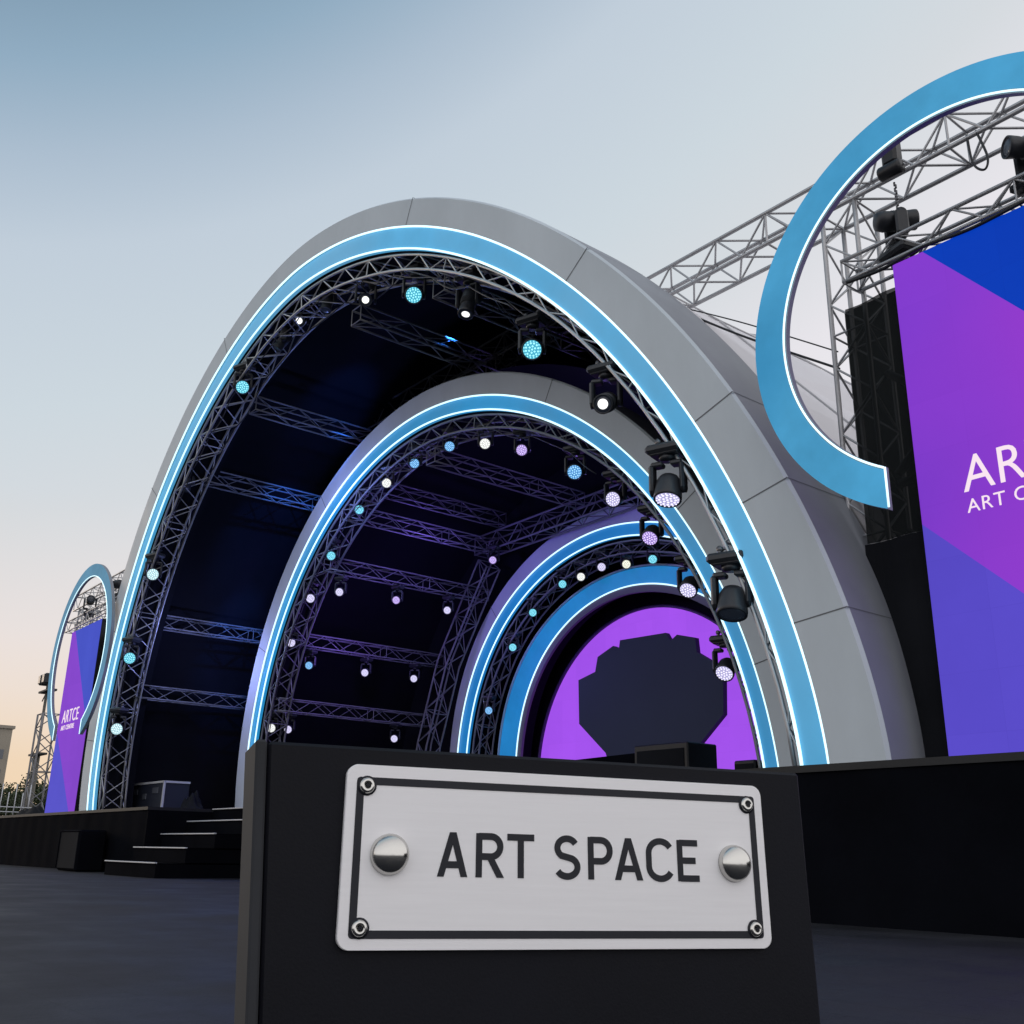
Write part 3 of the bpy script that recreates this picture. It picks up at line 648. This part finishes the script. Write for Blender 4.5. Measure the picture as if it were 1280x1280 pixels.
cable('cable','black cable draped along the lower chord of the thin screen truss',[(-5.0,8.27,6.02),(-4.6,8.27,5.99),(-4.2,8.27,6.03),(-3.7,8.27,5.99),(-3.1,8.27,6.02),(-2.4,8.27,6.0)],.018)
def arch_cable(label,Y,p,q,i,off,d,n,sag,rr):
    T=tvals(*i,p,q,n*6); P=[]
    for j,k in enumerate(T):
        if j>n*6*.74: break
        k0=PT(k-.004,i,p,q); k1=PT(k+.004,i,p,q); c=PT(k,i,p,q); tx,tz=k1[0]-k0[0],k1[1]-k0[1]; l=math.hypot(tx,tz)
        x=c[0]+tz/l*off; z=max(SH+.03,c[1]-tx/l*off-sag*abs(tx/l)**1.5*math.sin(math.pi*(j%6)/6)*(.6+.4*math.sin(j//6*2.3))); P.append(W3(x,z,Y,d))
    m=MB(); m.path(P,rr,5); tag(build(m,'cable',PLAS),label,'cable')
arch_cable('black power cable looping along the outer arch truss between the lamps',8.0,*P1,A1['i'],.36,.2,26,.16,.011)
arch_cable('second black cable swagged behind the front chord of the outer arch truss',8.0,*P1,A1['i'],.33,.6,17,.22,.012)
arch_cable('black power cable looping along the second arch truss between the lamps',10.7,*P2,A2['i'],.33,.2,20,.14,.010)
# ------------------------------------------------------------------ stage left gear
t=thing('flight_case','black flight case with pale metal edges on the stage at the left','flight case',(-25.0,9.2,SH))
cx,cy,cz=-24.85,9.3,SH+.36
m=MB(); m.box((cx,cy,cz),(2.3,.6,.6),bev=.01); rel(build(m,'body',mat('case_navy',(.016,.02,.035),.5)),t)
m=MB()
for sx in(-1,1):
    m.box((cx+sx*1.15,cy-.3,cz),(.045,.045,.62)); m.box((cx+sx*1.15,cy,cz+.3),(.045,.6,.045))
m.box((cx,cy-.3,cz+.3),(2.3,.045,.045)); m.box((cx,cy-.3,cz-.3),(2.3,.03,.03)); rel(build(m,'edge_profile',NOSE),t)
for dx in(-.65,.65,0):
    m=MB(); m.box((cx+dx,cy-.306,cz+(.12 if dx else 0)),(.34 if dx else .22,.014,.13),bev=.004); rel(build(m,'latch' ,mat('latch_metal',(.13,.14,.17),.4,.5)),t)
for sx in(-1,1):
    m=MB(); m.lathe([(.05,-.02),(.05,.02)],12,0,Matrix.Translation((cx+sx*.95,cy-.2,SH+.05))@Matrix.Rotation(R(90),4,'Y')); rel(build(m,'caster',PLAS),t)
t=thing('subwoofer','black subwoofer cabinet standing on the ground against the stage skirt','speaker',(-23.3,7.4,0))
m=MB(); m.box((-23.6,7.35,.42),(1.25,.55,.82),bev=.03); rel(build(m,'cabinet',STAGE),t)
m=MB(); m.box((-23.6,7.065,.42),(1.15,.02,.72),bev=.005); rel(build(m,'grille',BLK),t)
m=MB(); m.tube((-24.22,7.05,.05),(-24.22,7.05,.8),.012); m.tube((-24.22,7.05,.8),(-22.98,7.05,.8),.012); rel(build(m,'edge_trim',STAGE),t)
t=thing('guard_railing','white post railing at the far left end of the stage','railing',(-34.6,8.6,SH))
for k in range(6):
    y=8.0+k*.2; m=MB(); m.tube((-34.6,y,SH),(-34.6,y,SH+(1.0 if k%2 else .75)),.016,6,caps=True); rel(build(m,'post',NOSE),t)
m=MB(); m.tube((-34.6,7.9,SH+.32),(-34.6,9.1,SH+.32),.016); m.tube((-34.6,7.9,SH+.18),(-34.6,9.1,SH+.18),.014); rel(build(m,'rail',NOSE),t)
# cloth heap & draped cloth
def heap(label,c,sx,sy,h):
    m=MB(); n=20; vs=[];fs=[]
    for i in range(n+1):
        for j in range(n+1):
            u=i/n*2-1;v=j/n*2-1; r=min(1,math.hypot(u,v)); z=h*max(0,(1-r**2.2))*(1+.35*math.sin(u*7+v*3)+.25*math.sin(v*11-u*4)); vs.append((c[0]+u*sx,c[1]+v*sy,c[2]+max(0.004,z)))
    for i in range(n):
        for j in range(n): a=i*(n+1)+j; fs.append((a,a+n+1,a+n+2,a+1))
    m.add(vs,fs,0,True); return tag(build(m,'cloth_heap',BLK),label,'cloth')
heap('crumpled black cloth heap on the stage beside the left screen foot',(-31.6,8.4,SH),1.2,.4,.2)
heap('small dark cloth heap on the stage right of the flight case',(-22.7,9.3,SH),.4,.25,.3)
# ------------------------------------------------------------------ far background
def building(label,c,wd,dp,h,col,rot=0):
    t=thing('tower_block',label,'building',c); wm_=mat('facade',col,.8,noise=.1,nscale=.2)
    m=MB(); m.box((c[0],c[1],h/2),(wd,dp,h)); rel(build(m,'wall',wm_),t)
    m=MB(); m.box((c[0],c[1],h+.25),(wd+.6,dp+.6,.5)); rel(build(m,'roof',wm_),t)
    gl=mat('window_glass',(.12,.13,.15),.3)
    k=0
    nx=int(dp/3)
    for zf in range(int(h/3.2)):
        for j in range(nx):
            if k>=90: break
            m=MB(); y=c[1]-dp/2+(j+.5)*dp/nx; m.box((c[0]+wd/2+.02,y,2+zf*3.2),(.08,1.3,1.5)); rel(build(m,'window',gl),t); k+=1
building('pale beige tower block far away at the left edge of the photo',(-196,35.8,0),14,18,19,(.30,.27,.22))
LEAF=mat('leaf_green',(.045,.06,.025),.7,noise=.5,nscale=.6); BARK=mat('bark',(.06,.045,.03),.9)
def tree(label,x,y,h,r,seed):
    rnd=random.Random(seed); h*=.82; t=thing('tree',label,'tree',(x,y,0),'trees beyond the far left end of the stage')
    m=MB(); m.tube((x,y,0),(x+.1,y,h*.45),.16,8,r2=.1); top=Vector((x+.1,y,h*.4))
    lobes=[]
    for k in range(7):
        a=rnd.uniform(0,6.28); q=Vector((x+math.cos(a)*r*rnd.uniform(.3,.75),y+math.sin(a)*r*rnd.uniform(.3,.75),h*rnd.uniform(.5,.88))); m.tube(top,q,.07,5,r2=.02); lobes.append((q,r*rnd.uniform(.3,.5)))
    rel(build(m,'trunk',BARK),t); m=MB()
    for q,lr in lobes:
        for j in range(170):
            d=Vector((rnd.gauss(0,1),rnd.gauss(0,1),rnd.gauss(0,1))).normalized()*lr*rnd.uniform(.45,1.1); p=q+d; s=rnd.uniform(.07,.15)
            u=Vector((rnd.gauss(0,1),rnd.gauss(0,1),rnd.gauss(0,1))).normalized(); v=u.orthogonal().normalized()*s; u=u*s; m.add([p-u,p+v*.6,p+u,p-v*.6],[(0,1,2,3)])
    rel(build(m,'crown',LEAF),t)
for x,y,h,r,s,lab in ((-78,18.3,5.6,1.6,1,'leftmost small dark tree behind the railing'),(-80,19.9,6.4,1.9,2,'second dark tree from the left, behind the railing'),(-79,20.6,5.6,1.6,3,'third dark tree from the left, beside the dark pole'),(-82,21.9,6.2,1.8,4,'dark tree between the pole and the lattice tower'),(-84,23.2,5.8,1.8,5,'dark tree seen through the lattice tower'),(-95,24.6,7.0,2.6,6,'broad dark tree filling the gap left of the far screen')):
    tree(lab,x,y,h,r,s)
# ------------------------------------------------------------------ added lights standing in for the glow of the lit fixtures
def lamp(kind,loc,energy,col,radius=.12,aim=None,ang=60,blend=.8):
    l=bpy.data.lights.new('added_glow_light',kind); l.energy=energy; l.color=col; l.shadow_soft_size=radius
    o=bpy.data.objects.new('added_glow_light',l); COL.objects.link(o); o.location=loc
    if kind=='SPOT': l.spot_size=R(ang); l.spot_blend=blend; o.rotation_euler=Vector(aim).to_track_quat('-Z','Y').to_euler()
lamp('SPOT',(-13.4,9.6,9.5),1500,(.03,.2,1),.08,aim=(-5.1,.4,.30),ang=20)  # unseen spots added; their patches on the lining stand for hazy beams
lamp('SPOT',(-16.3,9.7,9.2),1800,(.03,.2,1),.08,aim=(-5.5,.5,-1.5),ang=24)
lamp('SPOT',(-19.8,9.7,7.9),1200,(.03,.2,1),.08,aim=(-3.2,.7,-2.0),ang=26)
for loc,e,col in (((-18.0,9.3,6.8),110,(.22,.32,1)),((-22.6,9.2,4.5),80,(.30,.36,1)),((-20.3,12.0,4.8),60,(.30,.16,1)),((-18.2,12.4,6.6),60,(.26,.16,1)),((-13.5,12.8,6.8),45,(.32,.2,1)),((-18.3,14.8,4.5),14,(.25,.22,1))): lamp('POINT',loc,e,col,.15)  # unseen point lights added in mid-air to tint the trusses
# ------------------------------------------------------------------ sign box
SM3=Matrix(((0.31567,-0.94773,-0.04647),(0.94883,0.31483,0.02444),(-0.00854,-0.05181,0.99862))); SC=Vector((-.9044,.8131,.4939))
SW=SM3.to_4x4(); SW.translation=SC
bx=thing('sign_box','black waist high block in the foreground carrying the metal nameplate','plinth'); bx.matrix_basis=SW
def taper(m): m.v=[(x+(.058*(.1125-z) if x<0 else 0),y,z) for x,y,z in m.v]
XL,XR,ZT,ZB=-.345,.321,.1125,-.49
m=MB(); m.box(((XL+.004+XR)/2,.003+.047,(ZT+ZB)/2),(XR-XL-.004,.094,ZT-ZB),bev=.0035); taper(m); build(m,'body',BOXF,bx)
m=MB(); m.box((XL-.003,.048,(ZT+ZB)/2),(.012,.092,ZT-ZB+.002),bev=.0025); taper(m); build(m,'box_lit_side',BOXLIT,bx)  # added sheet: carries the painted light of the box's left face
PW,PH=.520,.186; cxp=.0
def rrect(x0,x1,z0,z1,r,n=10):
    out=[]
    for cx_,cz_,a0 in((x1-r,z1-r,0),(x0+r,z1-r,90),(x0+r,z0+r,180),(x1-r,z0+r,270)):
        for k in range(n+1): a=R(a0+90*k/n); out.append((cx_+r*math.cos(a),cz_+r*math.sin(a)))
    return out
def slab(m,out,y0,y1,mi=0,bev=.0008):
    n=len(out); cxm=sum(p[0] for p in out)/n; czm=sum(p[1] for p in out)/n
    def ins(p): 
        d=Vector((p[0]-cxm,p[1]-czm)); l=d.length; d=d*(1-bev*1.2/l); return (cxm+d.x,czm+d.y)
    vs=[(x,y1,z) for x,z in out]+[(x,y0+bev,z) for x,z in out]+[(ins(p)[0],y0,ins(p)[1]) for p in out]
    fs=[(i,(i+1)%n,n+(i+1)%n,n+i) for i in range(n)]+[(n+i,n+(i+1)%n,2*n+(i+1)%n,2*n+i) for i in range(n)]+[tuple(2*n+i for i in range(n))]
    m.add(vs,fs,mi)
PLATE=mat('brushed_plate',(.92,.91,.925),.45,.12,noise=.035,nscale=7,stretch=(1,1,22),rvar=.08,bump=.03,bscale=60)
PRINT=mat('engraved_dark',(.018,.019,.026),.5,spec=.3)
CHROME=mat('polished_steel',(.62,.61,.58),.16,1,rvar=.05,nscale=30)
pt=thing('name_plate','brushed metal plate reading ART SPACE, screwed to the black block','sign'); pt.matrix_basis=SW
m=MB(); slab(m,rrect(-.2565,.2565,-.0915,.0925,.0125),-.005,.002); build(m,'plate',PLATE,pt)
# border line as a frame between two rounded rects
o1=rrect(-.2455,.2455,-.0805,.0795,.004,4); o2=rrect(-.2375,.2375,-.0725,.0715,.003,4); m=MB(); n=len(o1)
yb=-.0056; vs=[(x,yb,z) for x,z in o1]+[(x,yb,z) for x,z in o2]+[(x,-.0045,z) for x,z in o1]+[(x,-.0045,z) for x,z in o2]
m.add(vs,[(i,(i+1)%n,n+(i+1)%n,n+i) for i in range(n)]+[(i,2*n+i,2*n+(i+1)%n,(i+1)%n) for i in range(n)]+[(n+i,n+(i+1)%n,3*n+(i+1)%n,3*n+i) for i in range(n)])
build(m,'border_line',PRINT,pt)
RX=Matrix.Rotation(R(90),4,'X')
for x,z in((-.2345,.0705),(.2345,.0695),(-.2345,-.0705),(.2345,-.0705)):
    T_=Matrix.Translation((x,0,z))@RX
    m=MB(); m.lathe([(.0103,.004),(.0103,.0064)],28,0,T_); s=build(m,'screw_washer',PRINT,pt)
    m=MB(); m.lathe([(.0082,.0062),(.0082,.0078),(.0066,.0090),(.0038,.0100),(.0036,.0082),(.0012,.0080)],28,0,T_); sc_=build(m,'screw',CHROME,pt)
    m=MB()
    for k in range(3): m.box((x,-.0098,z),(.0050,.0012,.0011),rot=Matrix.Rotation(R(60*k+15),3,'Y'))
    build(m,'screw_recess',PRINT,pt)
for x in(-.2065,.2115):
    T_=Matrix.Translation((x,0,.0015))@RX; r=.0205
    m=MB(); m.lathe([(r*1.02,.005),(r*1.02,.0075),(r,.0085)]+[(r*math.cos(R(a)),.0085+.0125*math.sin(R(a))) for a in range(8,89,8)],40,0,T_); build(m,'domed_stud',CHROME,pt)
# lettering drawn as strokes
def arc(cx,cz,rx,rz,a0,a1,n=14): return [(cx+rx*math.cos(R(a0+(a1-a0)*k/n)),cz+rz*math.sin(R(a0+(a1-a0)*k/n))) for k in range(n+1)]
def glyph(ch):
    # unit height 1, unit width 1
    if ch=='A': return [[(.10,.0),(.5,1)],[(.90,.0),(.5,1)],[(.22,.27),(.78,.27)]]
    if ch=='R': return [[(.09,0),(.09,1)],[(.09,.93),(.55,.93)]+arc(.55,.70,.36,.23,90,-90)+[(.09,.47)],[(.5,.47),(.92,0)]]
    if ch=='T': return [[(0,.93),(1,.93)],[(.5,0),(.5,.93)]]
    if ch=='P': return [[(.09,0),(.09,1)],[(.09,.93),(.52,.93)]+arc(.52,.68,.38,.25,90,-90)+[(.09,.43)]]
    if ch=='E': return [[(.1,0),(.1,1)],[(.1,.93),(.97,.93)],[(.1,.5),(.85,.5)],[(.1,.07),(1,.07)]]
    if ch=='C': return [arc(.53,.66,.43,.29,30,90,8)+arc(.53,.66,.43,.29,90,180,8)[1:]+arc(.53,.34,.43,.29,180,270,8)+arc(.53,.34,.43,.29,270,332,8)[1:]]
    if ch=='S': return [arc(.5,.72,.36,.22,28,180,14)+arc(.5,.72,.36,.22,180,235,5)[1:]+arc(.5,.28,.39,.22,62,0,6)+arc(.5,.28,.39,.22,0,-152,14)[1:]]
def stroke(m,P,wd,y):
    if len(P)==2 and abs(P[0][0]-P[1][0])>1e-5 and abs(P[0][1]-P[1][1])>1e-5:
        (ax,az_),(bx_,bz)=P; h=wd/2*math.hypot(bx_-ax,bz-az_)/abs(bz-az_)
        q=[(ax-h,az_),(ax+h,az_),(bx_+h,bz),(bx_-h,bz)]
        m.add([(x,y,z) for x,z in q]+[(x,-.0045,z) for x,z in q],[(0,1,2,3)]+[(i,4+i,4+(i+1)%4,(i+1)%4) for i in range(4)]); return
    Q=[]
    for a,b in P:
        if not Q or (Vector((a,b))-Q[-1]).length>2e-4: Q.append(Vector((a,b)))
    P=Q; n=len(P); L_=[];Rr=[]
    for i in range(n):
        d0=(P[i]-P[i-1]).normalized() if i else (P[1]-P[0]).normalized(); d1=(P[i+1]-P[i]).normalized() if i<n-1 else d0
        d=(d0+d1).normalized(); nn=Vector((-d.y,d.x)); k=1/max(.55,nn.dot(Vector((-d1.y,d1.x)))); L_.append(P[i]+nn*wd/2*k); Rr.append(P[i]-nn*wd/2*k)
    vs=[(p.x,y,p.y) for p in L_]+[(p.x,y,p.y) for p in Rr]+[(p.x,-.0045,p.y) for p in L_]+[(p.x,-.0045,p.y) for p in Rr]
    fs=[(i,n+i,n+i+1,i+1) for i in range(n-1)]+[(i,i+1,2*n+i+1,2*n+i) for i in range(n-1)]+[(n+i,3*n+i,3*n+i+1,n+i+1) for i in range(n-1)]+[(0,2*n,3*n,n),(n-1,2*n-1,4*n-1,3*n-1)]
    m.add(vs,fs)
for ch,x0,x1 in (('A',-.1535,-.1205),('R',-.1098,-.0800),('T',-.0745,-.0428),('S',-.0195,.0128),('P',.0232,.0525),('A',.0555,.0905),('C',.0955,.1300),('E',.1368,.1640)):
    m=MB()
    for k,P in enumerate(glyph(ch)): stroke(m,[(x0+a*(x1-x0),-.0195+b_*.0455) for a,b_ in P],.0071,-.00565-.00006*k)
    build(m,'letter',PRINT,pt)
